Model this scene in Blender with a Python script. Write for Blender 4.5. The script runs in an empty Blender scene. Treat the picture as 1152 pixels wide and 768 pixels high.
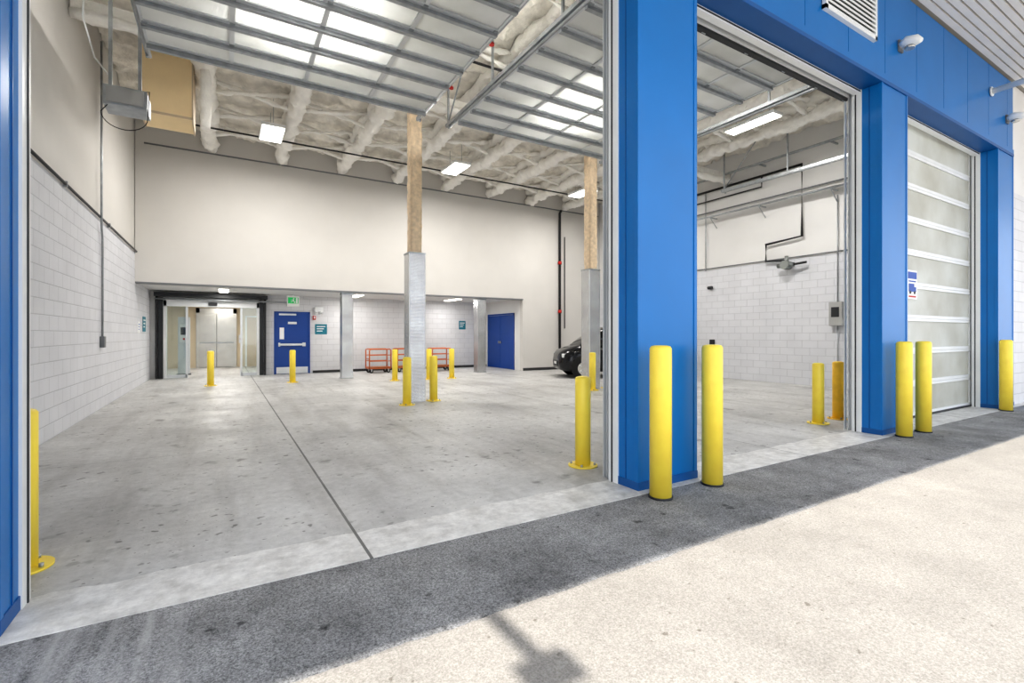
import bpy, bmesh, math, random
from mathutils import Vector, Matrix, noise
random.seed(7)
scene = bpy.context.scene

# ------------------------------------------------------------------ materials
def S(c):
    return tuple(((v/255.0)/12.92 if v/255.0 <= .04045 else ((v/255.0+.055)/1.055)**2.4) for v in c)

def mat(name, rgb, rough=.6, metal=0, var=.08, scale=3, bump=0, bscale=40, detail=6, emit=0, trans=0, lin=False, spec=None):
    m = bpy.data.materials.new(name); m.use_nodes = True
    nt = m.node_tree; b = nt.nodes['Principled BSDF']
    c = rgb if lin else S(rgb)
    tc = nt.nodes.new('ShaderNodeTexCoord')
    n = nt.nodes.new('ShaderNodeTexNoise'); n.inputs['Scale'].default_value = scale; n.inputs['Detail'].default_value = detail
    nt.links.new(tc.outputs['Object'], n.inputs['Vector'])
    r = nt.nodes.new('ShaderNodeValToRGB')
    r.color_ramp.elements[0].position = .3; r.color_ramp.elements[1].position = .7
    r.color_ramp.elements[0].color = tuple(max(0, v*(1-var)) for v in c)+(1,)
    r.color_ramp.elements[1].color = tuple(min(1, v*(1+var)) for v in c)+(1,)
    nt.links.new(n.outputs['Fac'], r.inputs['Fac'])
    nt.links.new(r.outputs['Color'], b.inputs['Base Color'])
    b.inputs['Roughness'].default_value = rough; b.inputs['Metallic'].default_value = metal
    if spec is not None: b.inputs['Specular IOR Level'].default_value = spec
    if bump:
        n2 = nt.nodes.new('ShaderNodeTexNoise'); n2.inputs['Scale'].default_value = bscale; n2.inputs['Detail'].default_value = 4
        nt.links.new(tc.outputs['Object'], n2.inputs['Vector'])
        bp = nt.nodes.new('ShaderNodeBump'); bp.inputs['Strength'].default_value = bump; bp.inputs['Distance'].default_value = .02
        nt.links.new(n2.outputs['Fac'], bp.inputs['Height']); nt.links.new(bp.outputs['Normal'], b.inputs['Normal'])
    if emit:
        b.inputs['Emission Color'].default_value = c+(1,); b.inputs['Emission Strength'].default_value = emit
    if trans:
        b.inputs['Transmission Weight'].default_value = trans
    return m

def N(nt, t, **k):
    n = nt.nodes.new(t)
    for a, v in k.items(): setattr(n, a, v)
    return n
def math_(nt, op, a, b=None, c=None):
    n = nt.nodes.new('ShaderNodeMath'); n.operation = op
    for i, v in enumerate((a, b, c)):
        if v is None: continue
        if isinstance(v, (int, float)): n.inputs[i].default_value = v
        else: nt.links.new(v, n.inputs[i])
    return n.outputs[0]
def mixc(nt, fac, a, b, mode='MIX'):
    n = nt.nodes.new('ShaderNodeMix'); n.data_type = 'RGBA'; n.blend_type = mode
    for idx, v in ((0, fac), (6, a), (7, b)):
        if isinstance(v, (int, float)): n.inputs[idx].default_value = v
        elif isinstance(v, tuple): n.inputs[idx].default_value = v+(1,) if len(v) == 3 else v
        else: nt.links.new(v, n.inputs[idx])
    return n.outputs[2]
def ramp(nt, src, p0, p1, c0=(0,0,0), c1=(1,1,1)):
    r = nt.nodes.new('ShaderNodeValToRGB')
    r.color_ramp.elements[0].position = p0; r.color_ramp.elements[1].position = p1
    r.color_ramp.elements[0].color = c0+(1,); r.color_ramp.elements[1].color = c1+(1,)
    nt.links.new(src, r.inputs['Fac']); return r.outputs['Color']
def noise_(nt, vec, scale, detail=6, rough=.5, out='Fac'):
    n = nt.nodes.new('ShaderNodeTexNoise'); n.inputs['Scale'].default_value = scale
    n.inputs['Detail'].default_value = detail; n.inputs['Roughness'].default_value = rough
    nt.links.new(vec, n.inputs['Vector']); return n.outputs[out]

def cmu(name, rgb, axis):
    m = bpy.data.materials.new(name); m.use_nodes = True; nt = m.node_tree; b = nt.nodes['Principled BSDF']
    tc = N(nt, 'ShaderNodeTexCoord'); sp = N(nt, 'ShaderNodeSeparateXYZ'); cb = N(nt, 'ShaderNodeCombineXYZ')
    nt.links.new(tc.outputs['Object'], sp.inputs[0])
    nt.links.new(sp.outputs[axis], cb.inputs[0]); nt.links.new(sp.outputs[2], cb.inputs[1])
    br = N(nt, 'ShaderNodeTexBrick'); nt.links.new(cb.outputs[0], br.inputs['Vector'])
    c = S(rgb)
    br.inputs['Scale'].default_value = 1; br.inputs['Brick Width'].default_value = .4; br.inputs['Row Height'].default_value = .2
    br.inputs['Mortar Size'].default_value = .007; br.inputs['Mortar Smooth'].default_value = .4
    br.inputs['Color1'].default_value = c+(1,); br.inputs['Color2'].default_value = tuple(v*.96 for v in c)+(1,)
    br.inputs['Mortar'].default_value = tuple(v*.79 for v in c)+(1,)
    nz = ramp(nt, noise_(nt, tc.outputs['Object'], 1.5), .3, .7, (.92,.92,.92), (1,1,1))
    nt.links.new(mixc(nt, 1.0, br.outputs['Color'], nz, 'MULTIPLY'), b.inputs['Base Color'])
    b.inputs['Roughness'].default_value = .7
    h = math_(nt, 'ADD', math_(nt, 'MULTIPLY', br.outputs['Fac'], -1), math_(nt, 'MULTIPLY', noise_(nt, tc.outputs['Object'], 60), .35))
    bp = N(nt, 'ShaderNodeBump'); bp.inputs['Strength'].default_value = .6; bp.inputs['Distance'].default_value = .01
    nt.links.new(h, bp.inputs['Height']); nt.links.new(bp.outputs['Normal'], b.inputs['Normal'])
    return m

def concrete_floor():
    m = bpy.data.materials.new('polished_concrete'); m.use_nodes = True; nt = m.node_tree; b = nt.nodes['Principled BSDF']
    tc = N(nt, 'ShaderNodeTexCoord'); P = tc.outputs['Object']
    sp = N(nt, 'ShaderNodeSeparateXYZ'); nt.links.new(P, sp.inputs[0]); X, Y = sp.outputs[0], sp.outputs[1]
    base = ramp(nt, noise_(nt, P, .7, 9, .6), .3, .7, (.42,.415,.405), (.64,.635,.62))
    fine = ramp(nt, noise_(nt, P, 14, 8, .75), .3, .7, (.78,.78,.78), (1.13,1.13,1.13))
    col = mixc(nt, 1.0, base, fine, 'MULTIPLY')
    mp = N(nt, 'ShaderNodeMapping'); mp.inputs['Scale'].default_value = (3.2, .35, 1); nt.links.new(P, mp.inputs[0])
    st = ramp(nt, noise_(nt, mp.outputs[0], 1.0, 5, .6), .48, .72, (1,1,1), (.74,.73,.72))
    col = mixc(nt, 1.0, col, st, 'MULTIPLY')
    sp1 = ramp(nt, noise_(nt, P, 2.6, 4, .5), .64, .72, (1,1,1), (.46,.45,.44))
    sp2 = ramp(nt, noise_(nt, P, 11, 2, .4), .655, .71, (1,1,1), (.38,.37,.36))
    sp3 = ramp(nt, noise_(nt, P, 28, 2, .4), .69, .73, (1,1,1), (.44,.43,.42))
    area = ramp(nt, noise_(nt, P, .45, 2), .38, .54, (0,0,0), (1,1,1))
    col = mixc(nt, area, col, mixc(nt, 1.0, col, sp2, 'MULTIPLY'))
    col = mixc(nt, 1.0, col, sp3, 'MULTIPLY')
    col = mixc(nt, 1.0, col, sp1, 'MULTIPLY')
    sill = math_(nt, 'LESS_THAN', math_(nt, 'ADD', Y, math_(nt,'MULTIPLY', math_(nt,'SUBTRACT', noise_(nt,P,3,5),.5), .16)), 3.40)
    sillc = mixc(nt, 1.0, (.80,.79,.765), fine, 'MULTIPLY')
    wear = ramp(nt, noise_(nt, P, 5, 8, .7), .35, .6, (.66,.65,.64), (1,1,1))
    sillc = mixc(nt, 1.0, sillc, wear, 'MULTIPLY')
    col = mixc(nt, math_(nt,'MULTIPLY',sill,.85), col, sillc)
    def line(c, p, w): return math_(nt, 'LESS_THAN', math_(nt, 'ABSOLUTE', math_(nt, 'SUBTRACT', c, p)), w)
    j = line(X, .77, .010)
    for q, w in ((5.6,.006),(10.4,.006)): j = math_(nt, 'MAXIMUM', j, line(X, q, w))
    for q, w in ((6.6,.003),(10.2,.006),(14.2,.006)): j = math_(nt, 'MAXIMUM', j, line(Y, q, w))
    col = mixc(nt, j, col, (.10,.10,.095))
    nt.links.new(col, b.inputs['Base Color'])
    nt.links.new(ramp(nt, noise_(nt, P, 2, 6), .3, .7, (.36,.36,.36), (.62,.62,.62)), b.inputs['Roughness'])
    bp = N(nt, 'ShaderNodeBump'); bp.inputs['Strength'].default_value = .15; bp.inputs['Distance'].default_value = .01
    nt.links.new(noise_(nt, P, 60, 5), bp.inputs['Height']); nt.links.new(bp.outputs['Normal'], b.inputs['Normal'])
    return m

def pavement():
    m = bpy.data.materials.new('aggregate_pavement'); m.use_nodes = True; nt = m.node_tree; b = nt.nodes['Principled BSDF']
    tc = N(nt, 'ShaderNodeTexCoord'); P = tc.outputs['Object']
    sp = N(nt, 'ShaderNodeSeparateXYZ'); nt.links.new(P, sp.inputs[0]); X, Y = sp.outputs[0], sp.outputs[1]
    ag = ramp(nt, noise_(nt, P, 110, 5, .8), .34, .62, (.23,.215,.19), (.46,.435,.40))
    big = ramp(nt, noise_(nt, P, 1.3, 8, .7), .3, .7, (.78,.77,.76), (1.04,1.03,1.02))
    slab = mixc(nt, 1.0, ag, big, 'MULTIPLY')
    pit = ramp(nt, noise_(nt, P, 20, 3, .5), .68, .74, (1,1,1), (.6,.58,.55))
    slab = mixc(nt, 1.0, slab, pit, 'MULTIPLY')
    ag2 = ramp(nt, noise_(nt, P, 95, 5, .85), .36, .66, (.075,.075,.075), (.44,.435,.43))
    big2 = ramp(nt, noise_(nt, P, 1.6, 8, .7), .3, .7, (.62,.62,.62), (1.5,1.5,1.5))
    asp = mixc(nt, 1.0, ag2, big2, 'MULTIPLY')
    mp = N(nt, 'ShaderNodeMapping'); mp.inputs['Scale'].default_value = (14, .8, 1); nt.links.new(P, mp.inputs[0])
    st = ramp(nt, noise_(nt, mp.outputs[0], 1.0, 4, .6), .40, .7, (0,0,0), (1,1,1))
    lf = ramp(nt, math_(nt,'MULTIPLY',X,-1), -.9, .3, (0,0,0), (1,1,1))
    asp = mixc(nt, math_(nt,'MULTIPLY', math_(nt,'MULTIPLY', st, lf), .7), asp, (.48,.47,.46))
    spots = ramp(nt, noise_(nt, P, 6, 3, .5), .66, .72, (1,1,1), (.35,.35,.35))
    asp = mixc(nt, 1.0, asp, spots, 'MULTIPLY')
    e = math_(nt, 'ADD', Y, math_(nt, 'MULTIPLY', math_(nt, 'SUBTRACT', noise_(nt, P, 2.5, 6, .7), .5), .10))
    f = math_(nt, 'GREATER_THAN', e, 2.06)
    col = mixc(nt, f, slab, asp)
    nt.links.new(col, b.inputs['Base Color']); b.inputs['Roughness'].default_value = .9
    b.inputs['Specular IOR Level'].default_value = .2
    bp = N(nt, 'ShaderNodeBump'); bp.inputs['Strength'].default_value = .4; bp.inputs['Distance'].default_value = .01
    nt.links.new(noise_(nt, P, 100, 4, .8), bp.inputs['Height']); nt.links.new(bp.outputs['Normal'], b.inputs['Normal'])
    return m

def translucent(name, rgb, rgb2, tr=.45):
    m = bpy.data.materials.new(name); m.use_nodes = True; nt = m.node_tree
    for n in list(nt.nodes): nt.nodes.remove(n)
    o = N(nt, 'ShaderNodeOutputMaterial'); d = N(nt, 'ShaderNodeBsdfDiffuse'); t = N(nt, 'ShaderNodeBsdfTranslucent')
    g = N(nt, 'ShaderNodeBsdfGlossy'); g.inputs['Roughness'].default_value = .25
    tc = N(nt, 'ShaderNodeTexCoord')
    col = ramp(nt, noise_(nt, tc.outputs['Object'], 1.2, 4), .35, .65, S(rgb), S(rgb2))
    nt.links.new(col, d.inputs[0]); nt.links.new(col, t.inputs[0])
    a = N(nt, 'ShaderNodeMixShader'); a.inputs[0].default_value = tr
    nt.links.new(d.outputs[0], a.inputs[1]); nt.links.new(t.outputs[0], a.inputs[2])
    c = N(nt, 'ShaderNodeMixShader'); c.inputs[0].default_value = .07
    nt.links.new(a.outputs[0], c.inputs[1]); nt.links.new(g.outputs[0], c.inputs[2])
    nt.links.new(c.outputs[0], o.inputs[0]); return m

def glassmat(name):
    m = bpy.data.materials.new(name); m.use_nodes = True; nt = m.node_tree
    for n in list(nt.nodes): nt.nodes.remove(n)
    o = N(nt, 'ShaderNodeOutputMaterial'); t = N(nt, 'ShaderNodeBsdfTransparent'); g = N(nt, 'ShaderNodeBsdfGlossy')
    g.inputs['Roughness'].default_value = .05; t.inputs[0].default_value = (.9,.95,.94,1)
    a = N(nt, 'ShaderNodeMixShader'); a.inputs[0].default_value = .1
    nt.links.new(t.outputs[0], a.inputs[1]); nt.links.new(g.outputs[0], a.inputs[2]); nt.links.new(a.outputs[0], o.inputs[0]); return m

def diamond(name):
    m = bpy.data.materials.new(name); m.use_nodes = True; nt = m.node_tree; b = nt.nodes['Principled BSDF']
    tc = N(nt, 'ShaderNodeTexCoord'); P = tc.outputs['Object']
    b.inputs['Metallic'].default_value = .88; b.inputs['Roughness'].default_value = .26
    sp = N(nt, 'ShaderNodeSeparateXYZ'); nt.links.new(P, sp.inputs[0])
    u = math_(nt, 'ADD', sp.outputs[0], sp.outputs[1])
    a = math_(nt, 'SINE', math_(nt, 'MULTIPLY', math_(nt, 'ADD', u, sp.outputs[2]), 130))
    c = math_(nt, 'SINE', math_(nt, 'MULTIPLY', math_(nt, 'SUBTRACT', u, sp.outputs[2]), 130))
    h = math_(nt, 'MULTIPLY', a, c)
    col = ramp(nt, h, .0, .6, (.60,.61,.62), (.84,.85,.86))
    dirt = ramp(nt, noise_(nt, P, 2.2, 5), .35, .65, (.78,.77,.76), (1,1,1))
    nt.links.new(mixc(nt,1.0,col,dirt,'MULTIPLY'), b.inputs['Base Color'])
    bp = N(nt, 'ShaderNodeBump'); bp.inputs['Strength'].default_value = .3; bp.inputs['Distance'].default_value = .004
    nt.links.new(h, bp.inputs['Height']); nt.links.new(bp.outputs['Normal'], b.inputs['Normal'])
    return m

M = dict(
 floor=concrete_floor(), pave=pavement(),
 cmuL=cmu('cmu_side', (219,220,224), 1), cmuB=cmu('cmu_back', (222,222,224), 0),
 wall=mat('painted_wall', (212,209,204), .75, var=.03, scale=1),
 wallw=mat('painted_wall_white', (222,221,219), .75, var=.03, scale=1),
 foam=mat('spray_foam', (236,231,221), .95, var=.16, scale=4, bump=1, bscale=14),
 foamw=mat('spray_foam_joist', (250,247,241), .95, var=.05, scale=6, bump=1, bscale=18),
 blue=mat('blue_panel', (0,112,184), .36, var=.05, scale=1.5),
 blued=mat('blue_flashing', (0,84,150), .45, var=.05),
 bdoor=mat('blue_door_paint', (10,66,146), .4, var=.04),
 white=mat('white_metal', (232,234,234), .4, var=.03),
 soff=mat('soffit_metal', (240,235,228), .5, var=.03),
 soffd=mat('soffit_metal_groove', (170,166,160), .6, var=.03),
 galv=mat('galvanised_steel', (168,172,175), .38, metal=.6, var=.14, scale=9),
 alum=mat('aluminium', (214,217,219), .35, metal=.4, var=.05),
 steel=mat('stainless', (200,198,192), .26, metal=.85, var=.06, scale=4),
 dark=mat('dark_metal', (38,40,43), .5, var=.2),
 black=mat('black_pipe', (36,36,38), .5, var=.2),
 grey=mat('grey_box', (120,122,124), .5, var=.05),
 lgrey=mat('light_grey_box', (168,168,166), .45, var=.05),
 yellow=mat('yellow_paint', (255,226,84), .42, var=.05, scale=8, bump=.05),
 rusty=mat('worn_yellow_paint', (246,196,56), .5, var=.1, scale=8),
 orange=mat('orange_paint', (206,110,60), .45, var=.10),
 wood=mat('plywood', (150,110,70), .7, var=.15, scale=6),
 fire=mat('fireproofing', (226,204,174), .95, var=.15, scale=14, bump=.8, bscale=50),
 diamond=diamond('diamond_plate'),
 panel=translucent('polycarbonate', (224,225,222), (240,241,240), .42),
 panel2=translucent('polycarbonate_aged', (210,210,202), (230,232,228)),
 tan=mat('duct_wrap', (240,216,172), .8, var=.05, scale=2, bump=.1),
 lens=mat('light_lens', (255,250,238), .5, var=0, emit=6),
 rubber=mat('rubber', (22,22,23), .8, var=.1),
 car=mat('car_paint', (20,21,25), .15, var=.05),
 cglass=mat('car_glass', (12,14,17), .05, var=0),
 glass=glassmat('clear_glass'),
 teal=mat('teal_sign', (28,120,140), .5, var=.02),
 sign=mat('sign_white', (240,240,238), .5, var=0),
 sblue=mat('sign_blue', (30,80,170), .5, var=0),
 green=mat('exit_green', (30,150,80), .5, var=0, emit=.6),
 red=mat('red_plastic', (190,35,28), .5, var=.03),
 beige=mat('beige_door', (196,176,148), .6, var=.04),
 lobby=mat('lobby_wall', (208,194,168), .7, var=.03),
 base=mat('base_trim_dark', (52,52,54), .6, var=.05),
 brass=mat('valve_metal', (140,144,142), .4, metal=.6, var=.1),
)

# ------------------------------------------------------------------ builder
class B:
    def __init__(s, name, loc=(0,0,0), rz=0):
        s.name = name; s.bm = bmesh.new(); s.mats = []; s.loc = loc; s.rz = rz
    def mi(s, m):
        m = M[m] if isinstance(m, str) else m
        if m not in s.mats: s.mats.append(m)
        return s.mats.index(m)
    def face(s, vs, m, smooth=False):
        try:
            f = s.bm.faces.new([v if isinstance(v, bmesh.types.BMVert) else s.bm.verts.new(v) for v in vs])
            f.material_index = s.mi(m); f.smooth = smooth; return f
        except ValueError: return None
    def box(s, x0, x1, y0, y1, z0, z1, m, bev=0):
        x0, x1 = min(x0,x1), max(x0,x1); y0, y1 = min(y0,y1), max(y0,y1); z0, z1 = min(z0,z1), max(z0,z1)
        r = bmesh.ops.create_cube(s.bm, size=1, matrix=Matrix.Translation(((x0+x1)/2,(y0+y1)/2,(z0+z1)/2)) @ Matrix.Diagonal((x1-x0,y1-y0,z1-z0,1)))
        k = s.mi(m); fs = set(f for v in r['verts'] for f in v.link_faces)
        for f in fs: f.material_index = k
        if bev:
            es = set(e for f in fs for e in f.edges)
            rr = bmesh.ops.bevel(s.bm, geom=list(es), offset=bev, segments=2, affect='EDGES', profile=.7)
            for f in rr['faces']: f.material_index = k
        return s
    def tube(s, pts, r, m, seg=10, cap=True, lump=0, lscale=2.5, step=None, squash=1):
        pts = [Vector(p) for p in pts]; k = s.mi(m)
        if step:
            q = []
            for a, b in zip(pts[:-1], pts[1:]):
                n = max(1, int((b-a).length/step))
                for i in range(n): q.append(a.lerp(b, i/n))
            q.append(pts[-1]); pts = q
        rings = []
        rs = r if isinstance(r, (list, tuple)) else [r]*len(pts)
        pu = None
        for i, p in enumerate(pts):
            d = (pts[min(i+1, len(pts)-1)]-pts[max(i-1, 0)]).normalized()
            if pu is None:
                pu = Vector((0,0,1)) if abs(d.z) < .9 else Vector((1,0,0))
            u = d.cross(pu).normalized(); w = u.cross(d).normalized(); pu = w
            ring = []
            for j in range(seg):
                a = 2*math.pi*j/seg
                q = p + (u*math.cos(a)+w*math.sin(a)*squash)*rs[i]
                if lump:
                    nn = noise.noise(q*lscale*3)*.6+noise.noise(q*lscale)*.9
                    q = p+(q-p)*(1+lump*nn)
                ring.append(s.bm.verts.new(q))
            rings.append(ring)
        for a, b in zip(rings[:-1], rings[1:]):
            for j in range(seg):
                f = s.bm.faces.new((a[j], a[(j+1)%seg], b[(j+1)%seg], b[j])); f.material_index = k; f.smooth = True
        if cap:
            for ring in (rings[0][::-1], rings[-1]):
                f = s.bm.faces.new(ring); f.material_index = k
        return s
    def rough_post(s, a, z0, z1, m):
        k = s.mi(m); rings = []; z = z0
        per = []
        n = 5
        for sx, sy, dx, dy in ((-1,-1,1,0),(1,-1,0,1),(1,1,-1,0),(-1,1,0,-1)):
            for i in range(n): per.append((sx*a+dx*2*a*i/n, sy*a+dy*2*a*i/n))
        while True:
            ring = []
            for x, y in per:
                p = Vector((x,y,z)); q = 1+.10*noise.noise(p*9+Vector((s.loc[0],0,0)))+.06*noise.noise(p*25)
                if abs(abs(x)-a) < 1e-6 and abs(abs(y)-a) < 1e-6: q *= .93
                ring.append(s.bm.verts.new((x*q,y*q,z)))
            rings.append(ring)
            if z >= z1: break
            z = min(z+.06, z1)
        for A, Bq in zip(rings[:-1], rings[1:]):
            for j in range(len(A)):
                f = s.bm.faces.new((A[j],A[(j+1)%len(A)],Bq[(j+1)%len(A)],Bq[j])); f.material_index = k; f.smooth = True
    def done(s):
        bmesh.ops.recalc_face_normals(s.bm, faces=s.bm.faces[:])
        me = bpy.data.meshes.new(s.name); s.bm.to_mesh(me); s.bm.free()
        for m in s.mats: me.materials.append(m)
        o = bpy.data.objects.new(s.name, me); scene.collection.objects.link(o)
        o.location = s.loc; o.rotation_euler = (0,0,s.rz); return o
def inst(o, name, loc, rz=0):
    c = bpy.data.objects.new(name, o.data); scene.collection.objects.link(c); c.location = loc; c.rotation_euler = (0,0,rz); return c

# ------------------------------------------------------------------ key dimensions
XL, XR = -1.93, 13.4          # side walls
YF, YI = 3.04, 3.35           # facade front / inner face
YU, YB = 15.4, 18.3           # upper back wall / recess wall
ZC, ZH = 6.8, 4.77            # ceiling deck / door head
ZCMU = 3.43
cols = [(-1.65,-.865),(3.08,3.84),(7.60,8.37),(12.13,12.98)]

# ------------------------------------------------------------------ ground + floor
b = B('ground_pavement'); b.box(-40, 60, -40, 2.95, -.3, -.004, 'pave'); b.done()
b = B('floor'); b.box(XL-.3, XR+.3, 2.95, 24.5, -.3, 0, 'floor'); b.done()
b = B('ground_side'); b.box(XR+.3, 60, 2.95, 24.5, -.3, -.006, 'pave'); b.done()

# ------------------------------------------------------------------ walls
b = B('wall_left')
b.box(XL-.3, XL, YI, 24.2, 0, ZCMU, 'cmuL'); b.box(XL-.3, XL-.012, YI, YU+.25, ZCMU, ZC+.3, 'wall')
b.done()
b = B('wall_right')
b.box(XR, XR+.3, YI, YU+.3, 0, ZCMU, 'cmuL'); b.box(XR+.012, XR+.3, YI, YU+.3, ZCMU, ZC+.3, 'wallw')
b.done()
b = B('wall_back')
b.box(XL, 9.65, YU, YU+.2, 2.70, ZC+.3, 'wall')
b.box(9.65, XR, YU, YU+.2, 0, ZC+.3, 'wall')
b.done()
b = B('wall_recess')
b.box(XL, -1.72, YB, YB+.2, 0, 2.7, 'wallw')
b.box(1.15, 9.65, YB, YB+.2, 0, 2.7, 'cmuB')
b.box(-1.72, 1.15, YB, YB+.2, 2.5, 2.7, 'wallw')
b.box(9.65, 9.85, YU+.2, YB+.2, 0, 2.7, 'wallw')
b.done()
b = B('ceiling_recess'); b.box(XL, 9.85, YU+.2, 24.2, 2.70, 2.9, 'wallw'); b.done()
b = B('trim_1'); b.box(XL+.002, 9.66, YU-.02, YU+.21, 2.66, 2.70, 'grey'); b.done()
b = B('baseboard_back'); b.box(9.66, XR, YU-.015, YU, 0, .1, 'base'); b.box(2.7, 9.64, YB-.015, YB, 0, .09, 'base'); b.done()
b = B('wall_lobby')
b.box(XL, 2.4, 23.6, 23.8, 0, 2.7, 'lobby'); b.box(2.2, 2.4, YB+.2, 23.6, 0, 2.7, 'lobby'); b.done()

# ------------------------------------------------------------------ spray-foam ceiling
b = B('ceiling')
nx, ny = 260, 200
vs = []
for i in range(nx+1):
    row = []
    for j in range(ny+1):
        x = XL+(XR-XL)*i/nx; y = YI-.1+(YU-YI+.15)*j/ny
        p = Vector((x,y,0))
        z = ZC + noise.noise(p*1.3)*.08 + noise.noise(p*3.2)*.11 + abs(noise.noise(p*7))*.12 + noise.noise(p*14)*.03
        row.append(b.bm.verts.new((x,y,z)))
    vs.append(row)
k = b.mi('foam')
for i in range(nx):
    for j in range(ny):
        f = b.bm.faces.new((vs[i][j],vs[i][j+1],vs[i+1][j+1],vs[i+1][j])); f.material_index = k; f.smooth = True
b.done()
b = B('roof_deck'); b.box(XL-.3, XR+.3, YI, YU+.5, ZC+.3, ZC+.45, 'grey'); b.done()

jx = [-.3,1.4,3.1,4.8,6.5,8.2,9.9,11.6]
for q, x in enumerate(jx):
    b = B('foam_covered_joist')
    b.tube([(x,YI+.05,6.38),(x,YU,6.40)], .15, 'foamw', seg=12, lump=.75, step=.05, lscale=3.0)
    b.tube([(x,YI+.05,6.72),(x,YU,6.74)], .15, 'foamw', seg=10, lump=.6, step=.10)
    y = YI+.2; up = False
    while y < YU-.35:
        z0, z1 = (6.38,6.76) if not up else (6.76,6.38)
        b.tube([(x,y,z0),(x,y+.36,z1)], .075, 'foamw', seg=8, lump=.9, step=.05, lscale=4)
        y += .36; up = not up
    b.done()
b = B('joist_bridging')
for y in (6.0, 7.9, 10.6, 11.9, 13.2, 14.4):
    for x0, x1 in zip(jx[:-1], jx[1:]):
        b.tube([(x0,y,6.42),(x1,y+.02,6.74)], .045, 'foamw', seg=7, lump=1, step=.06, lscale=4)
        b.tube([(x0,y+.1,6.74),(x1,y+.1,6.42)], .045, 'foamw', seg=7, lump=1, step=.06, lscale=4)
b.done()
b = B('foam_covered_beam')
b.tube([(XL,9.4,6.08),(XR,9.4,6.08)], .13, 'foamw', seg=12, lump=.6, step=.08, squash=.6, lscale=3)
b.box(XL, XR, 9.36, 9.44, 6.02, 6.30, 'foamw')
b.done()

# ------------------------------------------------------------------ interior columns
def column(x, y, full=True):
    b = B('steel_column', (x,y,0))
    a = .165
    if full:
        b.box(-a,a,-a,a,0,3.0,'diamond',.008); b.box(-a-.01,a+.01,-a-.01,a+.01,2.97,3.0,'galv')
        for sx in (-1,1): b.box(sx*a-.004, sx*a+.004, -a-.006,-a+.03, .02, 2.97, 'alum')
        b.rough_post(.122, 3.0, 5.98, 'fire')
        b.box(-.15,.15,-.15,.15,5.96,6.0,'galv')
    else:
        b.box(-a,a,-a,a,0,2.66,'diamond',.008)
        b.box(-a-.02,a+.02,-a-.02,a+.02,0,.015,'galv'); b.box(-a-.01,a+.01,-a-.01,a+.01,2.6,2.66,'galv')
    b.done()
column(3.33,9.45); column(7.98,9.5)
column(3.30,15.65,False); column(7.97,15.65,False)

# ------------------------------------------------------------------ facade
b = B('wall_facade')
b.box(XL-.3, 12.98, YF+.06, YI, ZH+.02, ZC+.5, 'wallw')
b.box(XL-.3,-1.66, YF, YI, 0, ZC+.5,'blue')
x = -2.2
while x < 12.9:
    x1 = min(x+.99, 12.98)
    b.box(x+.005, x1-.005, YF, YF+.06, ZH+.02, 6.16, 'blue', .006)
    x += .99
b.box(-2.2, 12.98, YF+.012, YF+.07, ZH+.02, 6.16, 'blued')
b.box(-2.2, 12.98, YF-.015, YI+.01, ZH-.02, ZH+.03, 'blued', .004)
b.box(-2.2, 12.98, YF-.012, YF+.01, ZH+.03, ZH+.11, 'blue')
b.done()
for x0, x1 in cols:
    b = B('blue_facade_column')
    b.box(x0, x1, YF, YI, 0.0, ZH-.02, 'blue', .012)
    b.box(x0-.006, x0+.035, YF-.008, YF+.035, 0, ZH-.02, 'blue', .003)
    b.box(x1-.035, x1+.006, YF-.008, YF+.035, 0, ZH-.02, 'blue', .003)
    b.box(x0-.008, x1+.008, YF-.014, YI, 0, .07, 'blued', .003)
    b.box(x0-.005, x0+.006, YF+.14, YF+.15, .07, ZH-.02, 'blued'); b.box(x1-.006, x1+.005, YF+.14, YF+.15, .07, ZH-.02, 'blued')
    b.done()
b = B('wall_neighbour')
b.box(12.98, 30, YF+.02, YI, 0, 4.1, 'cmuB'); b.box(12.98, 30, YF+.04, YI, 4.1, 6.2, 'wallw'); b.done()
b = B('canopy')
YC = -1.42
b.box(-14, 30, YC, YF+.3, 6.22, 6.5, 'soffd'); b.box(-14, 30, YC-.03, YC, 6.10, 6.55, 'white')
y = YC+.05
while y < YF-.02:
    b.box(-14, 30, y, y+.085, 6.19, 6.22, 'soff'); y += .11
b.done()
b = B('canopy_floodlight')
b.tube([(1.11,YC-.03,6.25),(1.13,YC-.55,6.25)], .045, 'grey'); b.box(1.00,1.26,YC-.66,YC-.52,6.17,6.31,'grey',.02); b.box(1.03,1.23,YC-.64,YC-.54,6.16,6.172,'white'); b.done()

b = B('wall_louver_vent')
x0,x1,z0,z1 = 6.08,7.36,5.2,6.02
for a in ((x0,x1,z0,z0+.05),(x0,x1,z1-.05,z1),(x0,x0+.05,z0,z1),(x1-.05,x1,z0,z1)): b.box(a[0],a[1],YF-.05,YF+.0,a[2],a[3],'white')
b.box(x0,x1,YF-.005,YF,z0,z1,'grey')
z = z0+.05
while z < z1-.06:
    v = [(x0+.05,YF-.05,z),(x1-.05,YF-.05,z),(x1-.05,YF-.006,z+.05),(x0+.05,YF-.006,z+.05)]
    b.face(v,'white'); b.box(x0+.05,x1-.05,YF-.052,YF-.045,z-.012,z+.012,'white')
    z += .06
b.done()
for x in (8.13, 12.6):
    b = B('wall_light', (x,YF,5.38))
    b.box(-.06,.06,-.03,.0,-.08,.08,'grey',.01)
    b.tube([(0,-.02,0),(0,-.10,.02),(0,-.2,.0),(0,-.25,-.03)],[.07,.10,.085,.04],'white',seg=14,squash=.75)
    b.tube([(0,-.12,-.05),(0,-.12,-.085)],.06,'steel',seg=14)
    b.done()
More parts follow.
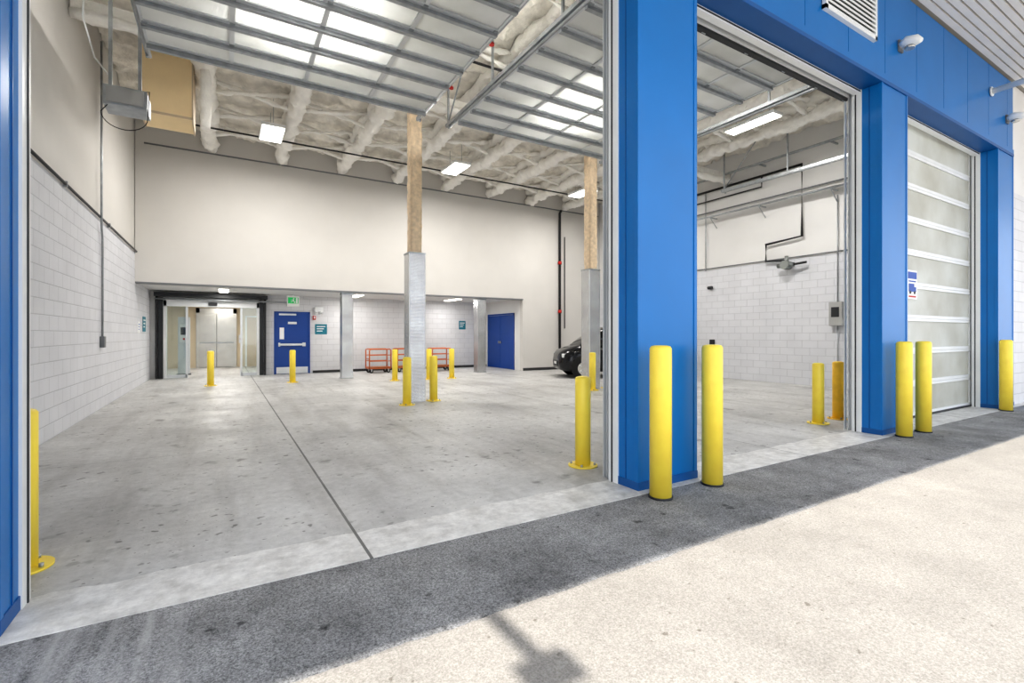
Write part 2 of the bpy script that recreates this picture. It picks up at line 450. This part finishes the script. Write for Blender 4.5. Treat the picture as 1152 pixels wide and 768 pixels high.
b = B('conduit_pipe'); b.tube([(11.75,YF,5.68),(11.75,1.2,5.72),(11.75,1.05,5.8),(11.75,1.02,6.18)],.05,'white'); b.tube([(11.75,YF-.01,5.68),(11.75,YF-.03,5.68)],.085,'white'); b.done()

# ------------------------------------------------------------------ jamb strips / vertical tracks
def jamb(xe, side):
    b = B('door_track')
    s = side
    b.box(xe-s*.014, xe+s*.02, YI-.075, YI+.045, 0.0, ZH, 'white')
    b.box(xe-s*.020, xe-s*.014, YI-.01, YI+.005, 0, ZH, 'dark')
    b.box(xe+s*.02, xe+s*.14, YI+.001, YI+.012, 0, ZH+.3, 'alum')
    b.box(xe+s*.06, xe+s*.072, YI+.01, YI+.13, 0, 5.0, 'alum')
    b.box(xe+s*.02, xe+s*.07, YI+.10, YI+.112, 0, 5.0, 'alum'); b.box(xe+s*.02, xe+s*.07, YI+.15, YI+.162, 0, 5.0,'alum')
    pts = []
    R = .38
    for i in range(9):
        a = i/8*math.pi/2
        pts.append((xe+s*.06, YI+.13+R-R*math.cos(a), 5.0+R*math.sin(a)))
    pts.append((xe+s*.06, 8.75, 5.40))
    b.tube(pts, .028, 'galv', seg=6)
    b.box(xe+s*.05, xe+s*.11, 3.9, 8.8, 5.41, 5.47, 'galv')
    for y in (5.0, 6.9, 8.7):
        b.box(xe+s*.07, xe+s*.10, y, y+.035, 5.45, 6.68, 'galv')
    b.box(xe+s*.07, xe+s*.10, 8.66, 8.70, 5.35, 5.5, 'galv')
    b.tube([(xe+s*.085,8.7,5.5),(xe+s*.085,7.7,6.6)], .015, 'galv', seg=5)
    b.done()
ops = [(-.865,3.08),(3.84,7.60),(8.37,12.13)]
for a, c in ops: jamb(a,-1); jamb(c,1)
for a, c in ops:
    b = B('door_header_seal'); b.box(a, c, YI-.06, YI+.02, ZH-.07, ZH-.02, 'white'); b.box(a,c,YI-.066,YI-.06,ZH-.05,ZH-.035,'dark'); b.done()

# ------------------------------------------------------------------ overhead doors
def section(b, org, u, n, w, h, m, nwin=5, fr='alum'):
    org = Vector(org); u = Vector(u).normalized(); n = Vector(n).normalized(); X = Vector((1,0,0))
    def bx(xa, xb, ha, hb, ta, tb, mm):
        c = [org+X*x+u*hh+n*t for x in (xa,xb) for hh in (ha,hb) for t in (ta,tb)]
        v = [b.bm.verts.new(p) for p in c]; k = b.mi(mm)
        for q in ((0,1,3,2),(4,6,7,5),(0,4,5,1),(2,3,7,6),(0,2,6,4),(1,5,7,3)):
            f = b.bm.faces.new([v[i] for i in q]); f.material_index = k
    bx(0,w,0,.05,0,.05,fr); bx(0,w,h-.05,h-.004,0,.05,fr)
    ww = w/nwin
    for i in range(nwin+1):
        c = i*ww; bx(max(0,c-.03), min(w,c+.03), .05, h-.05, 0, .05, fr)
    bx(.02,w-.02,.045,h-.045,.018,.028,m)
    for i in range(nwin+1):
        c = min(max(i*ww,.04),w-.04); bx(c-.03,c+.03,-.035,.04,-.012,0,'galv')
def over_door(x0, x1):
    b = B('overhead_door_open')
    w = x1-x0+.10; X0 = x0-.05; h = .53
    y, z = YI+.16, 4.72
    section(b, (X0,y,z), (0,.12,1), (0,-1,.12), w, .40, 'panel')
    b.box(X0, X0+w, y-.045, y+.02, z-.03, z, 'dark'); b.box(X0,X0+w,y-.07,y+.03,z,z+.15,'white',.02)
    section(b, (X0,y+.06,z+.41), (0,.8,.52), (0,-.52,.8), w, .46, 'panel')
    yy = 4.02
    for i in range(8):
        section(b, (X0,yy,5.36), (0,1,0), (0,0,1), w, h, 'panel', 4)
        b.box(X0, X0+w, yy+.01, yy+.07, 5.315, 5.36, 'galv')
        yy += h+.004
    b.box(X0, X0+w, yy, yy+.05, 5.30, 5.42, 'galv')
    b.done()
for a, c in ops[:2]: over_door(a, c)
b = B('overhead_door_closed')
a, c = ops[2]; w = c-a+.1; h = .535
for i in range(9):
    section(b, (a-.05, YI+.13, .02+i*h), (0,0,1), (0,-1,0), w, h, 'panel2', 1, 'white')
b.box(a-.05, c+.05, YI+.06, YI+.13, 0, .03, 'dark')
b.done()
for a, c in ops:
    b = B('door_torsion_spring')
    b.tube([(a-.2,YI+.17,5.78),(c+.2,YI+.17,5.78)], .016, 'galv', seg=8)
    mid = (a+c)/2
    for q0, q1 in ((mid-1.3,mid-.1),(mid+.1,mid+1.3)):
        pts = []; n = 110
        for i in range(n*6):
            t = i/(n*6); an = t*n*2*math.pi*.35
            pts.append((q0+(q1-q0)*t, YI+.17+.045*math.cos(an), 5.78+.045*math.sin(an)))
        b.tube(pts[::3], .012, 'dark', seg=4)
    for q in (a-.16, mid, c+.16): b.box(q-.02,q+.02,YI,YI+.22,5.68,5.86,'galv')
    for q in (a-.12,c+.12): b.tube([(q-.03,YI+.17,5.78),(q+.03,YI+.17,5.78)],.10,'alum',seg=16)
    b.done()
b = B('garage_door_operator')
ox, oz = .12, -.08
b.box(-1.50+ox,-1.02+ox,8.25,8.65,4.50+oz,4.76+oz,'galv',.02); b.box(-1.46+ox,-1.06+ox,8.235,8.25,4.53+oz,4.73+oz,'lgrey')
b.box(-1.46+ox,-1.42+ox,8.4,8.44,4.66,6.7,'galv'); b.box(-1.14+ox,-1.10+ox,8.4,8.44,4.66,6.7,'galv')
pts = [(-1.15+ .25*math.cos(t), 8.3, 4.32+.2*math.sin(t)) for t in [math.pi+ i*math.pi/14 for i in range(15)]]
b.tube([(-1.32,8.3,4.44)]+pts+[(-.88,8.3,4.7),(-1.0,8.3,4.68)], .006, 'black', seg=6)
pts = [(-1.6, 8.5, 6.6),(-1.62,8.5,5.6),(-1.5,8.5,5.1),(-1.35,8.5,4.9),(-1.3,8.5,4.66)]
b.tube(pts,.012,'white',seg=6)
b.done()
b = B('insulated_duct_box')
b.box(-1.28,-.50,10.8,11.6,5.36,6.62,'tan',.02)
for x in (-1.28,-.50): b.box(x-.012,x+.012,10.79,11.61,5.35,6.62,'beige')
b.box(-1.29,-.49,10.79,10.80,5.35,5.39,'beige'); b.box(-1.29,-.49,10.79,10.80,6.56,6.62,'beige')
b.done()
b = B('foam_covered_hanger'); b.tube([(-.30,10.7,5.2),(-.30,10.7,6.7)],.085,'foamw',seg=10,lump=.6,step=.06); b.done()

# ------------------------------------------------------------------ ceiling light fixtures
def light(x, y, z, power, name='ceiling_light', w=.62, d=1.2, up=6.7):
    b = B(name, (x,y,z))
    b.box(-w/2,w/2,-d/2,d/2,.0,.07,'white',.01); b.box(-w/2+.03,w/2-.03,-d/2+.03,d/2-.03,-.015,.0,'lens')
    if up:
        for sy in (-.4,.4): b.tube([(0,sy,.07),(0,sy,up-z)],.006,'galv',seg=5)
    o = b.done()
    L = bpy.data.lights.new('lamp','AREA'); L.shape='RECTANGLE'; L.size=w; L.size_y=d; L.energy=power; L.color=(1,.975,.945)
    lo = bpy.data.objects.new('lamp',L); scene.collection.objects.link(lo); lo.parent=o; lo.location=(0,0,-.03)
for x in (.97,5.65,10.25):
    light(x,12.6,6.05,112,w=.5,d=1.0); light(x,6.6,6.1,135,w=.36,d=1.2)
for x in (.0,3.9,7.5):
    light(x,17.0,2.68,24,'recess_ceiling_light',.3,1.2,0)
light(.0,20.8,2.68,50,'lobby_ceiling_light',.6,1.2,0)

# ------------------------------------------------------------------ bollards
def bollard(tall, m='yellow'):
    b = B('yellow_bollard')
    if tall:
        b.tube([(0,0,-.004),(0,0,1.235),(0,0,1.255),(0,0,1.262)],[.09,.09,.078,.05],m,seg=28)
        b.tube([(0,0,-.004),(0,0,.012)],.10,'dark',seg=24)
    else:
        b.tube([(0,0,.012),(0,0,.90),(0,0,.915),(0,0,.922)],[.08,.08,.068,.045],m,seg=28)
        b.tube([(0,0,0),(0,0,.014)],.15,m,seg=28)
        for i in range(4):
            a = math.pi/4+i*math.pi/2; b.tube([(.12*math.cos(a),.12*math.sin(a),.012),(.12*math.cos(a),.12*math.sin(a),.035)],.013,'galv',seg=6)
    o = b.done(); return o
tall = bollard(True); tall.location = (3.13,2.83,0)
for p in ((3.81,2.84),(7.79,2.86),(8.40,2.86),(12.0,2.9)): inst(tall,'yellow_bollard',(p[0],p[1],0))
sh = bollard(False); sh.location = (3.19,3.92,0)
for p in ((-1.01,3.84),(3.9,3.95),(7.8,3.95),(-.30,15.1),(1.68,15.0),(3.03,9.03),(3.70,9.35),(4.33,14.0),(5.35,13.9),(6.1,13.9),(7.72,9.12),(8.38,9.35)):
    inst(sh,'yellow_bollard',(p[0],p[1],0),.3)
sr = bollard(False,'rusty'); sr.location = (8.5,4.0,0)

# ------------------------------------------------------------------ recess
b = B('door_1')
x0,x1,y = 1.52,2.56,YB
b.box(x0-.05,x0,y-.04,y,0,2.14,'bdoor'); b.box(x1,x1+.05,y-.04,y,0,2.14,'bdoor'); b.box(x0-.05,x1+.05,y-.04,y,2.1,2.15,'bdoor')
b.box(x0,x1,y-.025,y,0.01,2.1,'bdoor',.003)
b.box(x0+.02,x1-.02,y-.031,y-.025,.02,.24,'alum')
b.box(x0+.08,x1-.1,y-.09,y-.06,.98,1.05,'alum',.008); b.box(x0+.08,x0+.14,y-.06,y-.025,.95,1.08,'alum'); b.box(x1-.2,x1-.1,y-.06,y-.025,.95,1.08,'alum')
b.box(x0+.12,x0+.26,y-.03,y-.025,1.2,1.6,'sign'); b.box(x0+.1,x1-.4,y-.07,y-.025,2.02,2.08,'alum')
b.box(x0+.38,x1-.38,y-.03,y-.025,1.72,1.80,'sign')
b.done()
b = B('door_2')
x = 9.65
b.box(x-.03,x,16.0,16.06,0,2.2,'bdoor'); b.box(x-.03,x,18.1,18.16,0,2.2,'bdoor'); b.box(x-.03,x,16.0,18.16,2.14,2.2,'bdoor')
b.box(x-.02,x,16.07,17.07,.01,2.13,'bdoor',.003); b.box(x-.02,x,17.09,18.09,.01,2.13,'bdoor',.003)
b.box(x-.07,x-.02,16.98,17.03,1.0,1.1,'steel'); b.box(x-.07,x-.02,17.13,17.18,1.0,1.1,'steel')
b.done()
b = B('door_3')
y = YB
b.box(-1.72,-1.60,y-.10,y+.2,0,2.5,'dark'); b.box(1.03,1.15,y-.10,y+.2,0,2.5,'dark'); b.box(-1.72,1.15,y-.05,y+.2,2.42,2.5,'white')
b.box(-1.80,1.25,y-.38,y-.05,2.52,2.64,'dark')
b.tube([(-1.8,y-.25,2.45),(2.0,y-.25,2.45)],.025,'galv')
for xx in (-1.76,1.19): b.box(xx-.03,xx+.03,y-.14,y-.04,0,2.6,'black')
b.box(-1.60,-1.52,y-.02,y+.12,0,2.42,'white'); b.box(.95,1.03,y-.02,y+.12,0,2.42,'white'); b.box(-1.6,1.03,y-.02,y+.12,2.24,2.42,'white',.005)
b.box(-.3-.12,-.3+.12,y-.06,y-.02,2.28,2.38,'dark')
for xx in (-1.0,.50):
    b.box(xx-.03,xx+.03,y+.03,y+.09,0,2.24,'alum')
b.box(-1.52,-1.0,y+.03,y+.09,0,.1,'alum'); b.box(.5,.95,y+.03,y+.09,0,.1,'alum')
b.box(-1.52,-1.0,y+.055,y+.065,.1,2.24,'glass'); b.box(.5,.95,y+.055,y+.065,.1,2.24,'glass')
b.done()
b = B('elevator')
y = 23.6; x0,x1 = -.85,.35
b.box(x0-.12,x0,y-.06,y,0,2.45,'steel'); b.box(x1,x1+.12,y-.06,y,0,2.45,'steel'); b.box(x0-.12,x1+.12,y-.06,y,2.25,2.45,'steel')
b.box(x0,(x0+x1)/2-.008,y-.03,y,.01,2.25,'steel',.003); b.box((x0+x1)/2+.008,x1,y-.03,y,.01,2.25,'steel',.003)
b.box(x0,x1,y-.02,y-.01,0,2.25,'dark'); b.box(x0,x1,y-.04,y-.03,1.0,1.05,'galv'); b.box(x1+.2,x1+.32,y-.02,y,1.0,1.35,'alum'); b.box(x1+.24,x1+.28,y-.025,y-.02,1.15,1.2,'red')
b.done()
b = B('door_4'); b.box(.85,1.75,23.55,23.6,0,2.1,'beige',.003); b.box(.79,.85,23.54,23.6,0,2.16,'white'); b.box(1.75,1.81,23.54,23.6,0,2.16,'white'); b.box(.79,1.81,23.54,23.6,2.1,2.16,'white'); b.done()
b = B('access_kiosk')
b.box(-1.32,-.98,19.6,19.8,0,1.95,'alum',.02); b.box(-1.27,-1.03,19.585,19.6,1.1,1.7,'white'); b.box(-1.24,-1.06,19.575,19.585,1.35,1.6,'dark'); b.box(-1.18,-1.12,19.57,19.585,1.18,1.24,'red'); b.box(-1.35,-.95,19.55,19.85,0,.05,'grey'); b.done()
b = B('lobby_notice_sign'); b.box(-1.93,-1.90,18.9,19.5,1.4,1.9,'green'); b.box(-1.9,-1.895,18.95,19.45,1.5,1.8,'sign'); b.done()

b = B('exit_sign',(2.0,YB-.6,2.32))
b.box(-.19,.19,-.03,.03,-.02,.34,'sign',.01); b.tube([(0,0,.34),(0,0,.38)],.03,'white')
b.box(-.16,.16,-.034,-.03,.08,.28,'green')
b.box(-.02,.03,-.037,-.034,.15,.22,'sign'); b.box(-.005,.035,-.037,-.034,.225,.262,'sign'); b.box(-.07,-.02,-.037,-.034,.13,.15,'sign'); b.box(.02,.06,-.037,-.034,.10,.15,'sign'); b.box(.08,.14,-.037,-.034,.09,.27,'sign')
b.box(-.07,.0,-.037,-.034,.19,.205,'sign')
b.done()
b = B('emergency_light',(2.9,YB,2.25)); b.box(-.14,.14,-.09,0,-.08,.08,'white',.01)
for s in (-.08,.08): b.tube([(s,-.05,-.08),(s,-.09,-.14)],.045,'white',seg=12)
b.done()
b = B('fire_alarm_strobe',(2.75,YB,1.95)); b.box(-.05,.05,-.05,0,-.07,.07,'red',.01); b.box(-.02,.02,-.06,-.05,-.03,.05,'sign'); b.done()
def wsign(name, x, y, z, w, h, m, axis='x', mk='sign'):
    b = B(name)
    if axis == 'x':
        b.box(x-w/2,x+w/2,y-.012,y,z-h/2,z+h/2,m)
        for i in range(3): b.box(x-w*.36,x+w*(.36-.12*i),y-.015,y-.012,z+h*(.22-.22*i),z+h*(.30-.22*i),mk)
    else:
        b.box(x,x+.012,y-w/2,y+w/2,z-h/2,z+h/2,m)
        for i in range(3): b.box(x+.012,x+.015,y-w*.36,y+w*(.36-.12*i),z+h*(.22-.22*i),z+h*(.30-.22*i),mk)
    b.done()
wsign('wall_notice_sign',2.98,YB,1.55,.40,.36,'teal'); wsign('wall_notice_sign',8.5,YB,1.75,.3,.35,'teal')
wsign('wall_notice_sign',3.9,YB,1.55,.3,.3,'sign',mk='grey')
wsign('wall_notice_sign',XL,17.0,1.65,.55,.42,'teal','y'); wsign('wall_notice_sign',XL,16.0,1.55,.25,.3,'sign','y','sblue')

b = B('door_notice_sign')
x0,x1,y,z0,z1 = 9.44,9.80,YI+.078,1.93,2.40
b.box(x0,x1,y-.006,y,z0,z1,'sign'); b.box(x0+.02,x1-.02,y-.009,y-.006,z1-.14,z1-.03,'sblue')
b.box(x0+.05,x1-.12,y-.012,y-.006,z0+.12,z0+.25,'sblue'); b.box(x1-.12,x1-.05,y-.012,y-.006,z0+.12,z0+.20,'sblue')
for q in (x0+.10,x1-.10): b.tube([(q,y-.006,z0+.11),(q,y-.013,z0+.11)],.028,'dark',seg=12)
b.box(x0+.05,x1-.05,y-.009,y-.006,z0+.28,z0+.30,'sblue'); b.box(x0+.05,x1-.05,y-.009,y-.006,z0+.03,z0+.055,'red')
b.done()

# ------------------------------------------------------------------ platform carts
def cart():
    b = B('platform_cart')
    L, W = .8, .55
    b.box(-L/2,L/2,-W/2,W/2,.17,.20,'wood',.004)
    for a in ((-L/2,L/2,-W/2,-W/2+.03),(-L/2,L/2,W/2-.03,W/2),(-L/2,-L/2+.03,-W/2,W/2),(L/2-.03,L/2,-W/2,W/2)): b.box(a[0],a[1],a[2],a[3],.15,.21,'orange')
    for sx in (-1,1):
        for sy in (-1,1):
            cx, cy = sx*(L/2-.1), sy*(W/2-.07)
            b.tube([(cx,cy-.02,.065),(cx,cy+.02,.065)],.065,'rubber',seg=16); b.box(cx-.025,cx+.025,cy-.03,cy-.022,.05,.15,'galv'); b.box(cx-.025,cx+.025,cy+.022,cy+.03,.05,.15,'galv')
    for y in (-W/2+.02, W/2-.02):
        b.tube([(-L/2+.02,y,.2),(-L/2+.02,y,.80),(-L/2+.06,y,.84),(L/2-.06,y,.84),(L/2-.02,y,.80),(L/2-.02,y,.2)],.022,'orange',seg=8)
        for z in (.42,.63): b.tube([(-L/2+.02,y,z),(L/2-.02,y,z)],.014,'orange',seg=8)
    for z in (.5,.84): b.tube([(-L/2+.02,-W/2+.02,z),(-L/2+.02,W/2-.02,z)],.014,'orange',seg=8)
    return b.done()
c0 = cart(); c0.location = (4.75,17.3,0)
inst(c0,'platform_cart',(5.75,17.35,0),.05); inst(c0,'platform_cart',(7.05,17.2,0),-.03)

# ------------------------------------------------------------------ car
def car(loc, rz):
    b = B('car', loc, rz)
    def loft(st, m, smooth=True):
        rings = [[b.bm.verts.new(p) for p in r] for r in st]; k = b.mi(m)
        for r0, r1 in zip(rings[:-1], rings[1:]):
            for j in range(len(r0)):
                f = b.bm.faces.new((r0[j], r0[(j+1)%len(r0)], r1[(j+1)%len(r0)], r1[j])); f.material_index = k; f.smooth = smooth
        for r in (rings[0][::-1], rings[-1]):
            f = b.bm.faces.new(r); f.material_index = k
    st = []
    for x, w, zb, zt in ((0,.50,.34,.60),(.04,.64,.26,.74),(.15,.76,.22,.86),(.4,.82,.20,.95),(.7,.84,.20,1.02),(1.2,.85,.20,1.05),(2.0,.86,.20,1.06),(2.9,.86,.20,1.08),(3.4,.84,.22,1.08),(3.62,.78,.28,1.02),(3.72,.66,.36,.92)):
        half = [(w*.85,zb),(w*.98,zb+.10),(w,zb+(zt-zb)*.45),(w*.97,zb+(zt-zb)*.78),(w*.88,zt-.02),(w*.5,zt+.015)]
        st.append([(x,q,z) for q,z in half]+[(x,-q,z) for q,z in reversed(half)])
    loft(st, 'car')
    st = []; roof = []
    for x, zt, w in ((.62,1.03,.72),(.9,1.25,.68),(1.25,1.48,.62),(1.65,1.60,.60),(2.6,1.63,.60),(3.2,1.57,.58),(3.5,1.36,.60),(3.65,1.06,.64)):
        st.append([(x,.79,1.0),(x,w+ .04,zt-.03),(x,w-.1,zt),(x,-w+.1,zt),(x,-w-.04,zt-.03),(x,-.79,1.0)])
        if 1.2 < x < 3.3: roof.append((x,zt,w))
    loft(st, 'cglass')
    loft([[(x,w+.05,zt-.045),(x,w-.1,zt+.012),(x,-w+.1,zt+.012),(x,-w-.05,zt-.045)] for x,zt,w in roof], 'car')
    for sy in (-1,1):
        for xx in (2.0,2.85): b.tube([(xx,sy*.80,1.02),(xx+.05,sy*.66,1.58)],.03,'car',seg=6)
        b.tube([(.72,sy*.79,1.02),(1.3,sy*.67,1.46)],.03,'car',seg=6)
        for xx in (.72,3.0):
            b.tube([(xx,sy*.68,.34),(xx,sy*.862,.34)],.375,'rubber',seg=28)
            b.tube([(xx,sy*.68,.31),(xx,sy*.875,.31)],.31,'rubber',seg=28)
            b.tube([(xx,sy*.84,.31),(xx,sy*.885,.31)],.2,'steel',seg=20)
            for i in range(5):
                a = i*2*math.pi/5; b.tube([(xx,sy*.89,.31),(xx+.18*math.cos(a),sy*.89,.31+.18*math.sin(a))],.022,'alum',seg=6)
        b.box(.07,.30,sy*.50,sy*.72,.64,.76,'white',.03)
        b.box(1.0,1.15,sy*.83,sy*.98,1.02,1.14,'car',.03)
        b.box(3.62,3.70,sy*.5,sy*.70,.8,.95,'red',.02)
        for xx in (1.85,2.6): b.box(xx,xx+.15,sy*.86,sy*.89,.88,.91,'steel')
    b.box(-.01,.05,-.4,.4,.36,.54,'dark',.01); b.box(-.02,.03,-.16,.16,.42,.5,'sign')
    b.done()
car((9.25,12.75,0), math.atan2(-1.6,3.4))

# ------------------------------------------------------------------ pipes & conduit
b = B('wall_conduit')
X = XL+.03
b.tube([(X,11.4,1.3),(X,11.4,3.1),(X+.02,11.2,3.3),(X+.02,11.2,6.6)],.018,'galv',seg=8)
b.box(XL,XL+.07,11.33,11.47,1.12,1.32,'grey',.005)
b.tube([(X,YI+.1,3.46),(X,YU,3.46)],.02,'dark',seg=8)
for y in (6,9,12): b.box(XL,XL+.05,y,y+.03,3.42,3.5,'galv')
b.done()
b = B('sprinkler_pipe')
b.tube([(XL+.2,15.25,6.20),(XR-.2,15.25,6.20)],.022,'grey',seg=8)
b.tube([(XL+.1,13.3,6.18),(XR-.3,13.3,6.18)],.022,'black',seg=8)
b.tube([(3.46,3.6,5.95),(3.46,9.2,5.95)],.035,'black',seg=8)
for y in (4.8,6.4,7.9):
    b.tube([(3.46,y,5.95),(3.46,y,5.72)],.014,'red',seg=6); b.tube([(3.46,y,5.73),(3.46,y,5.70)],.04,'red',seg=8)
b.tube([(3.46,7.4,5.99),(5.9,7.4,5.99)],.022,'black',seg=8)
b.tube([(11.3,15.3,.1),(11.3,15.3,6.1),(11.3,15.2,6.20)],.05,'black',seg=10)
b.tube([(11.55,15.32,1.6),(11.55,15.32,5.2)],.02,'black',seg=8)
for z in (2.2,4.1): b.tube([(11.3,15.3,z),(11.3,15.3,z+.12)],.075,'red',seg=10)
b.done()
def rw(y, z, o=.10): return (XR-o, y, z)
b = B('gas_pipe')
b.tube([rw(14,5.92),rw(7.15,5.92),rw(7.15,4.0),rw(8.15,3.92),rw(8.15,3.45),rw(7.6,3.4)],.036,'black',seg=8)
b.tube([rw(14,5.62,.06),rw(8.3,5.62,.06),rw(8.3,5.92,.06)],.022,'black',seg=8)
b.tube([rw(3.8,6.25,.25),rw(14,6.25,.25)],.035,'galv',seg=8)
b.tube([rw(3.8,5.25,.08),rw(14,5.25,.08)],.022,'grey',seg=8)
b.tube([rw(3.8,5.05,.30),rw(14,5.05,.30)],.03,'galv',seg=8)
b.tube([rw(4.5,3.47,.03),rw(14,3.47,.03)],.016,'grey',seg=8)
b.tube([rw(7.75,3.25,.2),rw(7.3,3.25,.2)],.06,'brass',seg=14); b.tube([rw(7.5,3.25,.1),rw(7.5,3.25,.34)],.12,'brass',seg=18); b.tube([rw(7.5,3.25,.2),rw(7.5,3.5,.2)],.05,'brass',seg=12); b.tube([rw(7.35,3.25,.2),rw(7.0,3.28,.15)],.03,'black')
for y in (5.0,6.3,8.2,9.8):
    b.box(XR-.3,XR-.0,y,y+.04,6.18,6.22,'galv'); b.box(XR-.34,XR,y,y+.04,5.0,5.03,'galv'); b.tube([(XR-.32,y+.02,5.0),(XR,y+.02,4.72)],.012,'galv',seg=5)
b.tube([rw(10.1,2.85,.06),rw(9.95,2.85,.06)],.05,'dark')
b.tube([rw(10.2,5.9,.04),rw(10.2,3.4,.04)],.015,'galv',seg=6)
b.done()
b = B('door_control_box'); b.box(XR-.14,XR,6.16,6.46,1.58,2.18,'lgrey',.01); b.box(XR-.15,XR-.14,6.22,6.40,1.80,2.05,'dark'); b.tube([(XR-.04,6.3,2.18),(XR-.04,6.3,4.9)],.015,'galv',seg=6); b.tube([(XR-.04,6.3,1.58),(XR-.04,6.3,0)],.015,'galv',seg=6); b.done()
b = B('wall_outlet_box'); b.box(XR-.06,XR,9.9,10.05,1.0,1.2,'dark',.005); b.done()

# ------------------------------------------------------------------ camera, sun, sky
cam = bpy.data.cameras.new('camera'); co = bpy.data.objects.new('camera',cam); scene.collection.objects.link(co)
co.location = (0,0,1.35); co.rotation_euler = (math.radians(90),0,math.radians(-30.8))
cam.sensor_width = 36; cam.lens = 17.0; cam.shift_y = -7.5/1152; cam.clip_start = .05; cam.clip_end = 300
scene.camera = co

sl = bpy.data.lights.new('sun','SUN'); sl.energy = 4.7; sl.angle = math.radians(.6); sl.color = (1,.965,.91)
so = bpy.data.objects.new('sun',sl); scene.collection.objects.link(so)
el = math.radians(60.0)
d = Vector((0.0, math.cos(el), -math.sin(el)))
so.rotation_euler = d.to_track_quat('-Z','Y').to_euler(); so.location = (0,-20,30)

w = bpy.data.worlds.new('sky'); scene.world = w; w.use_nodes = True; nt = w.node_tree; bg = nt.nodes['Background']
tc = N(nt,'ShaderNodeTexCoord'); sp = N(nt,'ShaderNodeSeparateXYZ'); nt.links.new(tc.outputs['Generated'], sp.inputs[0])
nt.links.new(ramp(nt, sp.outputs[2], .0, .7, (.97,.98,1.0), (.72,.81,.97)), bg.inputs[0]); bg.inputs[1].default_value = 1.65

scene.view_settings.view_transform = 'Standard'
scene.view_settings.exposure = 0.28
scene.view_settings.look = 'Medium High Contrast'
